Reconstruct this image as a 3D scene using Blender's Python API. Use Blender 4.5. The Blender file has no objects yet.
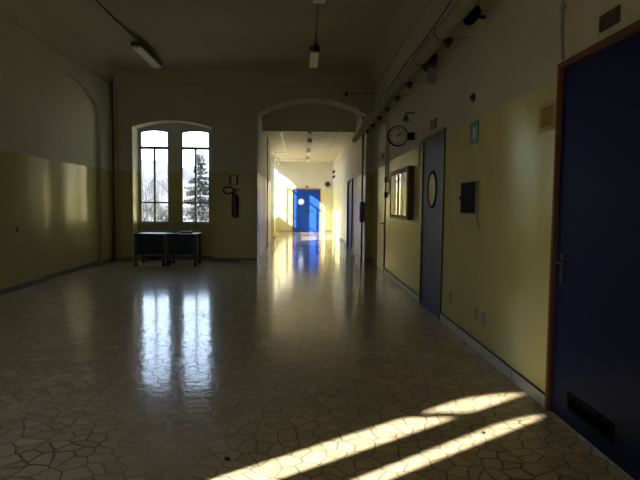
import bpy, bmesh, math, random
from mathutils import Vector, Matrix
random.seed(7)
S = bpy.context.scene
COL = S.collection
PI = math.pi

# ------------------------------------------------------------------ helpers
def tag(o, label=None, cat=None, group=None, kind=None):
    if label: o['label'] = label
    if cat: o['category'] = cat
    if group: o['group'] = group
    if kind: o['kind'] = kind
    return o

def thing(name, label, cat, loc=(0, 0, 0), group=None, kind=None):
    o = bpy.data.objects.new(name, None)
    COL.objects.link(o)
    o.location = loc
    o.empty_display_size = 0.1
    return tag(o, label, cat, group, kind)

def root_loc(o):
    v = Vector((0, 0, 0))
    while o is not None:
        v += o.location
        o = o.parent
    return v

class MB:
    """Collects shapes given in room coordinates and links them as one mesh."""
    def __init__(self):
        self.bm = bmesh.new()
    def box(self, x0, x1, y0, y1, z0, z1):
        vs = [self.bm.verts.new((x, y, z)) for z in (z0, z1) for y in (y0, y1) for x in (x0, x1)]
        for f in ((0, 2, 3, 1), (4, 5, 7, 6), (0, 1, 5, 4), (2, 6, 7, 3), (0, 4, 6, 2), (1, 3, 7, 5)):
            self.bm.faces.new([vs[i] for i in f])
        return self
    def tube(self, pts, r, n=10, r1=None, closed=False):
        pts = [Vector(p) for p in pts]
        m = len(pts)
        rings = []
        ref = None
        for i, p in enumerate(pts):
            if closed:
                t = pts[(i + 1) % m] - pts[(i - 1) % m]
            else:
                t = pts[min(i + 1, m - 1)] - pts[max(i - 1, 0)]
            t.normalize()
            if ref is None:
                ref = Vector((0, 0, 1)) if abs(t.z) < 0.9 else Vector((1, 0, 0))
            a = t.cross(ref).normalized()
            b = a.cross(t).normalized()
            ref = b
            rr = r if r1 is None else r + (r1 - r) * i / max(1, m - 1)
            rings.append([self.bm.verts.new(p + a * rr * math.cos(2 * PI * k / n) + b * rr * math.sin(2 * PI * k / n)) for k in range(n)])
        for i in range(m if closed else m - 1):
            A, B = rings[i], rings[(i + 1) % m]
            for k in range(n):
                self.bm.faces.new((A[k], A[(k + 1) % n], B[(k + 1) % n], B[k]))
        if not closed:
            self.bm.faces.new(rings[0][::-1])
            self.bm.faces.new(rings[-1])
        return self
    def lathe(self, c, axis, prof, n=28):
        """prof: list of (distance along axis, radius)"""
        c = Vector(c); ax = Vector(axis).normalized()
        ref = Vector((0, 0, 1)) if abs(ax.z) < 0.9 else Vector((1, 0, 0))
        a = ax.cross(ref).normalized(); b = ax.cross(a).normalized()
        rings = []
        for d, r in prof:
            r = max(r, 1e-4)
            rings.append([self.bm.verts.new(c + ax * d + (a * math.cos(2 * PI * k / n) + b * math.sin(2 * PI * k / n)) * r) for k in range(n)])
        for A, B in zip(rings, rings[1:]):
            for k in range(n):
                self.bm.faces.new((A[k], A[(k + 1) % n], B[(k + 1) % n], B[k]))
        self.bm.faces.new(rings[0][::-1]); self.bm.faces.new(rings[-1])
        return self
    def plate(self, outer, holes, w0, w1, mp):
        """flat plate with holes; mp(u, v, w) -> room point"""
        t = bmesh.new()
        def loop(pts):
            vs = [t.verts.new((u, v, 0)) for u, v in pts]
            return [t.edges.new((vs[i], vs[(i + 1) % len(vs)])) for i in range(len(vs))]
        es = loop(outer)
        for h in holes: es += loop(h)
        bmesh.ops.triangle_fill(t, use_beauty=True, use_dissolve=False, edges=es)
        def inside(p, poly):
            c = False
            for i in range(len(poly)):
                (x1, y1), (x2, y2) = poly[i], poly[i - 1]
                if (y1 > p[1]) != (y2 > p[1]) and p[0] < (x2 - x1) * (p[1] - y1) / (y2 - y1) + x1: c = not c
            return c
        t.verts.index_update()
        P = [(v.co.x, v.co.y) for v in t.verts]
        A = [self.bm.verts.new(mp(u, v, w0)) for u, v in P]
        B = [self.bm.verts.new(mp(u, v, w1)) for u, v in P]
        for f in t.faces:
            c = f.calc_center_median()
            if any(inside((c.x, c.y), h) for h in holes): continue
            ix = [v.index for v in f.verts]
            self.bm.faces.new([A[i] for i in ix]); self.bm.faces.new([B[i] for i in ix[::-1]])
        k = 0
        for lp in [outer] + list(holes):
            n = len(lp)
            for i in range(n):
                a, b = k + i, k + (i + 1) % n
                try: self.bm.faces.new((A[a], A[b], B[b], B[a]))
                except ValueError: pass
            k += n
        t.free()
        bmesh.ops.recalc_face_normals(self.bm, faces=self.bm.faces[:])
        return self
    def sweep(self, prof, path_fn, ts):
        """prof list of (a,b); path_fn(t,a,b)->point"""
        rows = [[self.bm.verts.new(path_fn(t, a, b)) for a, b in prof] for t in ts]
        for A, B in zip(rows, rows[1:]):
            for i in range(len(prof) - 1):
                self.bm.faces.new((A[i], A[i + 1], B[i + 1], B[i]))
        return self
    def build(self, name, mat, parent=None, bevel=0.0, smooth=True):
        if parent is not None:
            v = root_loc(parent)
            for w in self.bm.verts: w.co -= v
        bmesh.ops.recalc_face_normals(self.bm, faces=self.bm.faces[:])
        me = bpy.data.meshes.new(name)
        self.bm.to_mesh(me); self.bm.free()
        me.materials.append(mat)
        if smooth:
            me.shade_smooth()
            me.set_sharp_from_angle(angle=math.radians(35))
        o = bpy.data.objects.new(name, me)
        COL.objects.link(o)
        if parent is not None: o.parent = parent
        if bevel:
            b = o.modifiers.new('edge', 'BEVEL'); b.width = bevel; b.segments = 2
            b.limit_method = 'ANGLE'; b.angle_limit = math.radians(40)
        return o

def copy_tree(o, parent=None):
    c = o.copy(); COL.objects.link(c)
    if parent is not None: c.parent = parent
    for ch in list(o.children): copy_tree(ch, c)
    return c

def rect(u0, u1, v0, v1): return [(u0, v0), (u1, v0), (u1, v1), (u0, v1)]
def arch(u0, u1, v0, spring, crown, n=24):
    """opening with a segmental (flat elliptical) head"""
    c, a = (u0 + u1) / 2, (u1 - u0) / 2
    p = [(u0, v0), (u1, v0)]
    # circle through the springings and the crown
    h = crown - spring
    R = (a * a + h * h) / (2 * h)
    th = math.asin(min(1, a / R))
    for i in range(n + 1):
        q = th - 2 * th * i / n
        p.append((c + R * math.sin(q), crown - R + R * math.cos(q)))
    return p
MX = lambda u, v, w: (w, u, v)      # plate in a plane of constant X (u = Y, v = Z)
MY = lambda u, v, w: (u, w, v)      # plate in a plane of constant Y (u = X, v = Z)
MZ = lambda u, v, w: (u, v, w)      # horizontal plate

# ------------------------------------------------------------------ materials
def srgb(r, g, b):
    f = lambda c: (c / 255 / 12.92) if c / 255 <= 0.04045 else ((c / 255 + 0.055) / 1.055) ** 2.4
    return (f(r), f(g), f(b), 1)

def mat(name, col, rough=0.5, metal=0.0, var=0.12, scale=6.0, bump=0.0, bscale=60.0, coat=0.0, spec=0.5):
    m = bpy.data.materials.new(name); m.use_nodes = True
    nt = m.node_tree; N = nt.nodes; L = nt.links
    p = N['Principled BSDF']
    tc = N.new('ShaderNodeTexCoord')
    nz = N.new('ShaderNodeTexNoise'); nz.inputs['Scale'].default_value = scale; nz.inputs['Detail'].default_value = 4
    L.new(tc.outputs['Object'], nz.inputs['Vector'])
    mx = N.new('ShaderNodeMix'); mx.data_type = 'RGBA'
    mx.inputs[6].default_value = [c * (1 - var) for c in col[:3]] + [1]
    mx.inputs[7].default_value = [min(1, c * (1 + var)) for c in col[:3]] + [1]
    L.new(nz.outputs['Fac'], mx.inputs[0]); L.new(mx.outputs[2], p.inputs['Base Color'])
    p.inputs['Roughness'].default_value = rough; p.inputs['Metallic'].default_value = metal
    p.inputs['Coat Weight'].default_value = coat; p.inputs['Coat Roughness'].default_value = 0.15
    p.inputs['Specular IOR Level'].default_value = spec
    if bump:
        nb = N.new('ShaderNodeTexNoise'); nb.inputs['Scale'].default_value = bscale
        L.new(tc.outputs['Object'], nb.inputs['Vector'])
        b = N.new('ShaderNodeBump'); b.inputs['Strength'].default_value = bump; b.inputs['Distance'].default_value = 0.01
        L.new(nb.outputs['Fac'], b.inputs['Height']); L.new(b.outputs['Normal'], p.inputs['Normal'])
    return m

ANISO = (0.95, 0.25)      # roller-brushed enamel
def wall_material(name, boundary, upper, lower, rough_up=0.62, rough_low=0.19, lean=0.0, sheen=0.06):
    """lime-washed white above, gloss yellow enamel dado below the given height"""
    m = bpy.data.materials.new(name); m.use_nodes = True
    nt = m.node_tree; N = nt.nodes; L = nt.links; p = N['Principled BSDF']
    g = N.new('ShaderNodeNewGeometry'); sx = N.new('ShaderNodeSeparateXYZ'); L.new(g.outputs['Position'], sx.inputs[0])
    gt = N.new('ShaderNodeMath'); gt.operation = 'GREATER_THAN'; gt.inputs[1].default_value = boundary
    wob = N.new('ShaderNodeTexNoise'); wob.inputs['Scale'].default_value = 3.0
    L.new(g.outputs['Position'], wob.inputs['Vector'])
    ad = N.new('ShaderNodeMath'); ad.operation = 'MULTIPLY_ADD'; ad.inputs[1].default_value = 0.012
    L.new(wob.outputs['Fac'], ad.inputs[0]); L.new(sx.outputs['Z'], ad.inputs[2]); L.new(ad.outputs[0], gt.inputs[0])
    def blotch(col, scale, var):
        nz = N.new('ShaderNodeTexNoise'); nz.inputs['Scale'].default_value = scale; nz.inputs['Detail'].default_value = 6
        L.new(g.outputs['Position'], nz.inputs['Vector'])
        mx = N.new('ShaderNodeMix'); mx.data_type = 'RGBA'
        mx.inputs[6].default_value = [c * (1 - var) for c in col] + [1]; mx.inputs[7].default_value = [c * (1 + var) for c in col] + [1]
        L.new(nz.outputs['Fac'], mx.inputs[0]); return mx.outputs[2]
    mx = N.new('ShaderNodeMix'); mx.data_type = 'RGBA'
    L.new(gt.outputs[0], mx.inputs[0]); L.new(blotch(lower, 2.0, 0.14), mx.inputs[6]); L.new(blotch(upper, 1.6, 0.10), mx.inputs[7])
    L.new(mx.outputs[2], p.inputs['Base Color'])
    mr = N.new('ShaderNodeMix'); mr.inputs[2].default_value = rough_low; mr.inputs[3].default_value = rough_up
    L.new(gt.outputs[0], mr.inputs[0]); L.new(mr.outputs[0], p.inputs['Roughness'])
    me = N.new('ShaderNodeMix'); me.inputs[2].default_value = sheen; me.inputs[3].default_value = 0.0      # colour-tinted gloss of the enamel
    L.new(gt.outputs[0], me.inputs[0]); L.new(me.outputs[0], p.inputs['Metallic'])
    # hand-brushed undulation
    mp = N.new('ShaderNodeMapping'); mp.inputs['Scale'].default_value = (2.0, 2.0, 9.0)
    L.new(g.outputs['Position'], mp.inputs['Vector'])
    nb = N.new('ShaderNodeTexNoise'); nb.inputs['Scale'].default_value = 2.0; nb.inputs['Detail'].default_value = 4
    L.new(mp.outputs[0], nb.inputs['Vector'])
    b = N.new('ShaderNodeBump'); b.inputs['Strength'].default_value = 1.0; b.inputs['Distance'].default_value = 1.0
    hs = N.new('ShaderNodeMath'); hs.operation = 'MULTIPLY'; hs.inputs[1].default_value = 0.0008; L.new(nb.outputs['Fac'], hs.inputs[0])
    ly = N.new('ShaderNodeMath'); ly.operation = 'MULTIPLY_ADD'; ly.inputs[1].default_value = lean      # plaster slightly out of true
    L.new(sx.outputs['Y'], ly.inputs[0]); L.new(hs.outputs[0], ly.inputs[2])
    tg = N.new('ShaderNodeTangent'); tg.direction_type = 'RADIAL'; tg.axis = 'Z'; L.new(tg.outputs[0], p.inputs['Tangent'])
    p.inputs['Anisotropic'].default_value = ANISO[0]; p.inputs['Anisotropic Rotation'].default_value = ANISO[1]; p.inputs['Specular IOR Level'].default_value = 0.03; p.inputs['Specular Tint'].default_value = (1.0, .92, .55, 1)      # yellowed varnish
    L.new(ly.outputs[0], b.inputs['Height']); L.new(b.outputs['Normal'], p.inputs['Normal'])
    return m

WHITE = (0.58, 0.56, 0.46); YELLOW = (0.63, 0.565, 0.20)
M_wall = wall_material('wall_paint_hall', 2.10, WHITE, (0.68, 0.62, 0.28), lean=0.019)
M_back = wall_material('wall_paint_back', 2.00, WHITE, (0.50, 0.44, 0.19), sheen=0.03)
M_corr = wall_material('wall_paint_corridor', 2.02, (0.78, 0.76, 0.68), (0.80, 0.76, 0.46), rough_low=0.32, sheen=0.01)  # same paint scheme, colours lightened to carry the corridor's strong sunlight
M_ceil = mat('ceiling_limewash', (0.56, 0.52, 0.40, 1), 0.9, var=0.08, scale=1.2)
M_panel = mat('beige_ceiling_panel', (0.66, 0.60, 0.46, 1), 0.6, var=0.04)
M_bulk = mat('grey_bulkhead_panel', (0.80, 0.79, 0.75, 1), 0.6, var=0.06)
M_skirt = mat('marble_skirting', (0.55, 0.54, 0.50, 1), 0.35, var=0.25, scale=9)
M_skirt_shade = mat('shaded_skirting', (0.16, 0.15, 0.12, 1), 0.4, var=0.25, scale=9)  # skirting of the dim walls, its shade put into the colour
M_joint = mat('skirting_joint', (0.12, 0.11, 0.09, 1), 0.8)
M_winwood = mat('grey_window_paint', (0.20, 0.20, 0.19, 1), 0.45)
M_sill = mat('stone_sill', (0.34, 0.34, 0.30, 1), 0.35, var=0.2)
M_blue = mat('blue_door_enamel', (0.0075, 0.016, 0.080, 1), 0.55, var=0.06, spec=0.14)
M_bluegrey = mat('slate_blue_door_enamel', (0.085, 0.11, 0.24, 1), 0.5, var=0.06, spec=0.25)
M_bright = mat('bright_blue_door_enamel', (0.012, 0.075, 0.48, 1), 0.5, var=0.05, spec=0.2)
M_cream = mat('cream_door_enamel', (0.58, 0.52, 0.30, 1), 0.3, var=0.05)
M_redwood = mat('reddish_brown_frame', (0.13, 0.042, 0.015, 1), 0.6, var=0.2, scale=14)
M_orange = mat('orange_frame_paint', (0.60, 0.25, 0.07, 1), 0.45)
M_dkwood = mat('dark_brown_wood', (0.075, 0.040, 0.020, 1), 0.4, var=0.3, scale=20)
M_midwood = mat('honey_wood', (0.34, 0.19, 0.07, 1), 0.6, var=0.25, scale=18)
M_black = mat('black_plastic', (0.006, 0.006, 0.006, 1), 0.8, spec=0.12)
M_greyd = mat('olive_pipe_paint', (0.10, 0.095, 0.07, 1), 0.5)
M_dark = mat('dark_grey_metal', (0.035, 0.035, 0.033, 1), 0.45)
M_steel = mat('worn_steel', (0.42, 0.42, 0.40, 1), 0.35, metal=0.9)
M_brass = mat('dull_brass', (0.35, 0.26, 0.12, 1), 0.35, metal=0.8)
M_whitep = mat('white_plastic', (0.70, 0.69, 0.64, 1), 0.4, var=0.05)
M_pipe = mat('pipe_limewash', (0.33, 0.31, 0.24, 1), 0.8)
M_greyp = mat('grey_plastic', (0.32, 0.32, 0.28, 1), 0.45)
M_red = mat('red_extinguisher_enamel', (0.14, 0.012, 0.009, 1), 0.35)
M_signred = mat('sign_red', (0.30, 0.03, 0.025, 1), 0.5)
M_green = mat('sign_green', (0.02, 0.22, 0.14, 1), 0.5)
M_paper = mat('aged_paper', (0.36, 0.25, 0.06, 1), 0.8, var=0.2, scale=30)
M_cork = mat('pinboard_backing', (0.30, 0.27, 0.15, 1), 0.8, var=0.2, scale=30)
M_face = mat('clock_face_cream', (0.58, 0.60, 0.52, 1), 0.4, var=0.04)
M_desk = mat('desk_black_laminate', (0.008, 0.007, 0.006, 1), 0.4, spec=0.3)
M_maroon = mat('maroon_cover', (0.12, 0.02, 0.02, 1), 0.6)
M_ochre = mat('ochre_card', (0.42, 0.28, 0.08, 1), 0.7)
M_scrap = mat('dark_scrap', (0.03, 0.025, 0.02, 1), 0.7)

M_diff = mat('lamp_diffuser', (0.86, 0.85, 0.76, 1), 0.5, var=0.03)
def glass(name, tint=0.94, ior=1.45, rough=0.0):
    m = bpy.data.materials.new(name); m.use_nodes = True
    nt = m.node_tree; N = nt.nodes; L = nt.links; N.clear()
    out = N.new('ShaderNodeOutputMaterial'); mx = N.new('ShaderNodeMixShader'); fr = N.new('ShaderNodeFresnel')
    gg = N.new('ShaderNodeNewGeometry'); bf = N.new('ShaderNodeMix')      # thin sheet: same reflectance from both faces
    bf.inputs[2].default_value = ior; bf.inputs[3].default_value = 1 / ior
    L.new(gg.outputs['Backfacing'], bf.inputs[0]); L.new(bf.outputs[0], fr.inputs['IOR'])
    t = N.new('ShaderNodeBsdfTransparent'); g = N.new('ShaderNodeBsdfGlossy'); g.inputs['Roughness'].default_value = rough
    nz = N.new('ShaderNodeTexNoise'); nz.inputs['Scale'].default_value = 3
    cr = N.new('ShaderNodeMix'); cr.data_type = 'RGBA'
    cr.inputs[6].default_value = (tint, tint, tint, 1); cr.inputs[7].default_value = (tint * .96, tint * .98, tint * .96, 1)
    L.new(nz.outputs['Fac'], cr.inputs[0]); L.new(cr.outputs[2], t.inputs['Color'])
    L.new(fr.outputs[0], mx.inputs[0]); L.new(t.outputs[0], mx.inputs[1]); L.new(g.outputs[0], mx.inputs[2]); L.new(mx.outputs[0], out.inputs[0])
    return m
M_glass = glass('window_glass')
M_porthole = glass('porthole_glass', 0.85, 1.5)

def floor_material():
    m = bpy.data.materials.new('crazy_paving_marble'); m.use_nodes = True
    nt = m.node_tree; N = nt.nodes; L = nt.links; p = N['Principled BSDF']
    g = N.new('ShaderNodeNewGeometry')
    wn = N.new('ShaderNodeTexNoise'); wn.inputs['Scale'].default_value = 2.2; wn.inputs['Detail'].default_value = 1
    L.new(g.outputs['Position'], wn.inputs['Vector'])
    ws = N.new('ShaderNodeVectorMath'); ws.operation = 'SCALE'; ws.inputs['Scale'].default_value = 0.22
    L.new(wn.outputs['Color'], ws.inputs[0])
    wa = N.new('ShaderNodeVectorMath'); wa.operation = 'ADD'; L.new(g.outputs['Position'], wa.inputs[0]); L.new(ws.outputs[0], wa.inputs[1])
    def vor(feat):
        v = N.new('ShaderNodeTexVoronoi'); v.voronoi_dimensions = '2D'; v.feature = feat
        v.inputs['Scale'].default_value = 9.6; v.inputs['Randomness'].default_value = 1.0
        L.new(wa.outputs[0], v.inputs['Vector']); return v
    v1 = vor('F1'); v2 = vor('DISTANCE_TO_EDGE')
    sep = N.new('ShaderNodeSeparateColor'); L.new(v1.outputs['Color'], sep.inputs[0])
    cr = N.new('ShaderNodeValToRGB'); e = cr.color_ramp.elements
    e[0].position = 0; e[0].color = (0.45, 0.38, 0.255, 1); e[1].position = 1; e[1].color = (0.61, 0.525, 0.37, 1)
    for pos, c in ((0.3, (0.49, 0.415, 0.28, 1)), (0.6, (0.55, 0.47, 0.33, 1)), (0.85, (0.52, 0.42, 0.30, 1))):
        q = e.new(pos); q.color = c
    L.new(sep.outputs[0], cr.inputs[0])
    # marble clouding
    nz = N.new('ShaderNodeTexNoise'); nz.inputs['Scale'].default_value = 14; nz.inputs['Detail'].default_value = 6
    L.new(g.outputs['Position'], nz.inputs['Vector'])
    mm = N.new('ShaderNodeMapRange'); mm.inputs[3].default_value = 0.92; mm.inputs[4].default_value = 1.26; L.new(nz.outputs['Fac'], mm.inputs[0])
    mc = N.new('ShaderNodeMix'); mc.data_type = 'RGBA'; mc.blend_type = 'MULTIPLY'; mc.inputs[0].default_value = 1
    L.new(cr.outputs[0], mc.inputs[6]); L.new(mm.outputs[0], mc.inputs[7])
    # worn, darker joints in irregular areas
    wz = N.new('ShaderNodeTexNoise'); wz.inputs['Scale'].default_value = 1.3; wz.inputs['Detail'].default_value = 3
    L.new(g.outputs['Position'], wz.inputs['Vector'])
    wr = N.new('ShaderNodeMapRange'); wr.inputs[1].default_value = 0.56; wr.inputs[2].default_value = 0.70
    wr.inputs[3].default_value = 0.060; wr.inputs[4].default_value = 0.15; L.new(wz.outputs['Fac'], wr.inputs[0])
    lt = N.new('ShaderNodeMapRange'); lt.interpolation_type = 'SMOOTHSTEP'; lt.inputs[1].default_value = 0.004
    lt.inputs[3].default_value = 1; lt.inputs[4].default_value = 0
    L.new(v2.outputs['Distance'], lt.inputs[0]); L.new(wr.outputs[0], lt.inputs[2])
    gz = N.new('ShaderNodeTexNoise'); gz.inputs['Scale'].default_value = 4; L.new(g.outputs['Position'], gz.inputs['Vector'])
    gr = N.new('ShaderNodeMapRange'); gr.inputs[1].default_value = 0.35; gr.inputs[2].default_value = 0.65
    gr.inputs[3].default_value = 0.8; gr.inputs[4].default_value = 0.95; L.new(gz.outputs['Fac'], gr.inputs[0])
    ml = N.new('ShaderNodeMath'); ml.operation = 'MULTIPLY'; L.new(lt.outputs[0], ml.inputs[0]); L.new(gr.outputs[0], ml.inputs[1])
    gm = N.new('ShaderNodeMix'); gm.data_type = 'RGBA'; gm.inputs[7].default_value = (0.045, 0.038, 0.028, 1)
    L.new(ml.outputs[0], gm.inputs[0]); L.new(mc.outputs[2], gm.inputs[6]); L.new(gm.outputs[2], p.inputs['Base Color'])
    rz = N.new('ShaderNodeMapRange'); rz.inputs[3].default_value = FLOOR_ROUGH[0]; rz.inputs[4].default_value = FLOOR_ROUGH[1]
    L.new(wz.outputs['Fac'], rz.inputs[0])
    ra = N.new('ShaderNodeMath'); ra.operation = 'MULTIPLY_ADD'; ra.inputs[1].default_value = 0.3
    L.new(ml.outputs[0], ra.inputs[0]); L.new(rz.outputs[0], ra.inputs[2]); L.new(ra.outputs[0], p.inputs['Roughness'])
    # each slab lies a touch differently
    bz = N.new('ShaderNodeTexNoise'); bz.inputs['Scale'].default_value = 9; bz.inputs['Detail'].default_value = 2
    L.new(g.outputs['Position'], bz.inputs['Vector'])
    bs = N.new('ShaderNodeMath'); bs.operation = 'MULTIPLY_ADD'; bs.inputs[1].default_value = -0.08
    L.new(ml.outputs[0], bs.inputs[0]); L.new(bz.outputs['Fac'], bs.inputs[2])
    p.inputs['Specular IOR Level'].default_value = 0.28
    b = N.new('ShaderNodeBump'); b.inputs['Strength'].default_value = 0.16; b.inputs['Distance'].default_value = 0.01
    L.new(bs.outputs[0], b.inputs['Height']); L.new(b.outputs['Normal'], p.inputs['Normal'])
    return m
FLOOR_ROUGH = (0.07, 0.14)
M_floor = floor_material()

# ------------------------------------------------------------------ room sizes
XL, XR = -4.15, 1.585           # hall side walls
YF, YB = 1.00, 12.05            # hall end walls (inner faces)
T = 0.60                        # end-wall thickness
ZC = 4.15                       # hall ceiling
CL, CR = -1.05, 1.42            # corridor side walls
YE = 25.0                       # corridor end wall
ZD = 3.22                       # dropped corridor ceiling
YP = 14.4                       # bulkhead

def struct(name, mb, m, label, cat, bevel=0):
    return tag(mb.build(name, m, bevel=bevel), label, cat, kind='structure')

# floor: hall, corridor and the rooms behind the right wall
mb = MB(); mb.plate([(-4.7, 0.4), (-1.45, 0.4), (-1.45, -5.3), (5.2, -5.3), (5.2, 25.4), (-1.45, 25.4), (-1.45, 12.65), (-4.7, 12.65)], [], 0, -0.12, MZ)
struct('floor', mb, M_floor, 'polished crazy-paving marble floor of the hall and corridor', 'floor')

# left wall with a blind arch: backing plus the raised face round the arch
mb = MB(); mb.plate(rect(0.4, 12.65, -0.1, 4.5), [], -4.22, -4.6, MX)
mb.plate(rect(0.4, 12.65, -0.05, 4.5), [arch(8.85, 11.36, -0.02, 3.12, 3.55, 40)], -4.15, -4.221, MX)
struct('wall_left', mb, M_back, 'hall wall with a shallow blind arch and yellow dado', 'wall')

# right wall with three door openings
mb = MB(); mb.plate(rect(0.4, 12.65, -0.1, 4.5), [rect(2.25, 3.335, -0.05, 2.175), rect(5.99, 7.08, -0.05, 2.165), rect(10.22, 11.36, -0.05, 2.10)], XR, 1.86, MX)
struct('wall_right', mb, M_wall, 'long hall wall with doors, white above a gloss yellow dado', 'wall')

# back wall with the corridor arch and the window niche
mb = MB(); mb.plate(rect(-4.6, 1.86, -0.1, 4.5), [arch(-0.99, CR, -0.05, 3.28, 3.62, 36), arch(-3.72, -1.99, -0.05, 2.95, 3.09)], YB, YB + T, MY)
struct('wall_back', mb, M_back, 'hall end wall with a wide archway and a window niche', 'wall')

LEAF = [(-3.69, -3.03), (-2.76, -2.105)]
YG = 12.46
def leaf_open(a, b, z0, zs, zc): return arch(a, b, z0, zs, zc, 14)
mb = MB(); mb.plate(arch(-3.73, -1.98, -0.05, 2.955, 3.095), [leaf_open(a, b, 0.84, 2.89, 2.955) for a, b in LEAF], YG, YB + T - 0.02, MY)
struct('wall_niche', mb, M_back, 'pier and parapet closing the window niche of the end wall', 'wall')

def window(name, label, leaves, z0, zs, zc, ztr, zbar, mp, w, d, mullion=True, cat='window', lights=True):
    """double window: two arched casements; mp maps (u, v, w); w = glass plane, d = frame half depth"""
    win = thing(name, label, cat, mp((leaves[0][0] + leaves[-1][1]) / 2, z0, w), kind='structure')
    for a, b in leaves:
        f = 0.030
        m = MB()
        m.plate(leaf_open(a + .001, b - .001, z0 + .001, zs, zc - .002), [leaf_open(a + f, b - f, z0 + f, zs - .004, zc - f)], w - d, w + d, mp)
        def bar(u0, u1, v0, v1):
            m.plate(rect(u0, u1, v0, v1), [], w - d * .8, w + d * .8, mp)
        if lights: bar(a + f, b - f, ztr - .03, ztr + .03)
        c = (a + b) / 2
        if mullion: bar(c - .021, c + .021, z0 + f, ztr - .03)
        if lights: bar(a + f, b - f, zbar - .017, zbar + .017)
        fr = m.build('casement_frame', M_winwood, win)
        g = MB(); g.plate(leaf_open(a + f * .6, b - f * .6, z0 + f * .6, zs, zc - f * .6), [], w - .002, w + .002, mp)
        g.build('pane', M_glass, fr)
    return win
w1 = window('window_1', 'arched double window in the end wall, trees outside', LEAF, 0.84, 2.89, 2.955, 2.54, 1.30, MY, YG + 0.05, 0.03)
MB().box(-3.71, -2.0, 12.40, 12.56, 0.805, 0.84).build('sill', M_sill, w1, bevel=.004)

# hall end wall behind the photographer: same archway, an unseen pair of casements shaped to cut the sun streaks
RL = [(-3.133, -2.637), (-2.443, -2.117)]
mb = MB(); mb.plate(rect(-4.6, 1.86, -0.1, 4.5), [arch(-0.99, CR, -0.05, 3.28, 3.62, 24), arch(-3.45, -1.35, 0.84, 2.95, 3.09)], 0.72, YF, MY)
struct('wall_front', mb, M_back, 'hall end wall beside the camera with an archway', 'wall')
mb = MB(); mb.plate(rect(-3.6, -1.2, 0.5, 3.4), [leaf_open(*RL[0], 0.84, 2.88, 2.98), leaf_open(*RL[1], 0.84, 2.42, 2.60)], 0.60, 0.72, MY)
struct('wall_front_niche', mb, M_back, 'pier between the two narrow casements beside the camera', 'wall')
window('window_2', 'taller narrow arched casement beside the camera', RL[:1], 0.84, 2.88, 2.98, 2.53, 1.30, MY, 0.69, 0.025, mullion=False)
window('window_6', 'shorter narrow arched casement beside the camera', RL[1:], 0.84, 2.42, 2.60, 2.10, 1.30, MY, 0.69, 0.012, mullion=False, lights=False)

# corridor beyond the arch
CW = [[(18.35, 19.35), (19.65, 20.65)], [(21.75, 22.35), (22.55, 23.13)], [(23.27, 23.88), (24.19, 24.86)]]
def lf(a, b): return arch(a, b, 0.86, 2.88, 2.98, 12)
mb = MB(); mb.plate(rect(12.6, 25.3, -0.1, 4.5), [rect(18.2, 20.8, -0.05, 3.1), rect(21.6, 23.17, -0.05, 3.1), rect(23.23, 24.985, -0.05, 3.1)], CL, -1.30, MX)
struct('wall_corridor_left', mb, M_corr, 'corridor wall with tall windows and yellow dado', 'wall')
mb = MB(); mb.plate(rect(12.6, 25.3, -0.1, 4.5), [lf(a, b) for w in CW for a, b in w], -1.299, -1.45, MX)
struct('wall_corridor_parapet', mb, M_corr, 'parapets and piers of the corridor windows', 'wall')
for i, w in enumerate(CW):
    window('window_%d' % (7 + i), ('corridor double window nearest the arch', 'corridor double window, middle one of three', 'corridor double window next to the blue double door')[i], w, 0.86, 2.88, 2.98, 2.50, 1.36, MX, -1.36, 0.03)
mb = MB(); mb.plate(rect(12.6, 25.3, -0.1, 4.5), [rect(15.12, 16.72, -0.05, 2.03)], CR, 1.86, MX)
struct('wall_corridor_right', mb, M_corr, 'corridor wall opposite the windows with a recessed blue door', 'wall')
mb = MB(); mb.plate(rect(-1.45, 1.86, -0.1, 4.5), [rect(-0.47, 0.88, -0.05, 2.03)], YE, YE + .3, MY)
struct('wall_corridor_end', mb, M_corr, 'corridor end wall round the blue double door', 'wall')

# passage behind the camera
mb = MB(); mb.plate(rect(-5.3, 0.72, -0.1, 4.5), [rect(-4.4, -2.6, 0.8, 2.9)], CL, -1.45, MX)
struct('wall_passage_left', mb, M_wall, 'passage wall with an added window behind the camera', 'wall')
struct('wall_passage_right', MB().box(CR, 1.86, -5.3, 0.72, -0.1, 4.5), M_wall, 'passage wall opposite the window behind the camera', 'wall')
struct('wall_passage_end', MB().box(-1.45, 1.86, -5.3, -5.0, -0.1, 4.5), M_wall, 'end wall of the passage behind the camera', 'wall')
window('window_5', 'added wide double window behind the camera', [(-4.39, -3.54), (-3.46, -2.61)], 0.80, 2.80, 2.895, 2.3, 1.5, MX, -1.25, 0.03)  # unseen window added so daylight from behind fills the foreground

# room behind the porthole door
mb = MB(); mb.plate(rect(3.9, 12.65, -0.1, 3.4), [rect(5.0, 8.6, 0.9, 2.9)], 5.0, 5.2, MX)
mb.box(1.86, 5.2, 3.7, 3.9, -0.1, 3.4); mb.box(1.86, 5.2, 9.6, 9.8, -0.1, 3.4); mb.box(1.86, 5.2, 3.7, 9.8, 3.2, 3.4)
struct('wall_classroom', mb, M_corr, 'yellow walls of the room behind the porthole door', 'wall')

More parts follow.
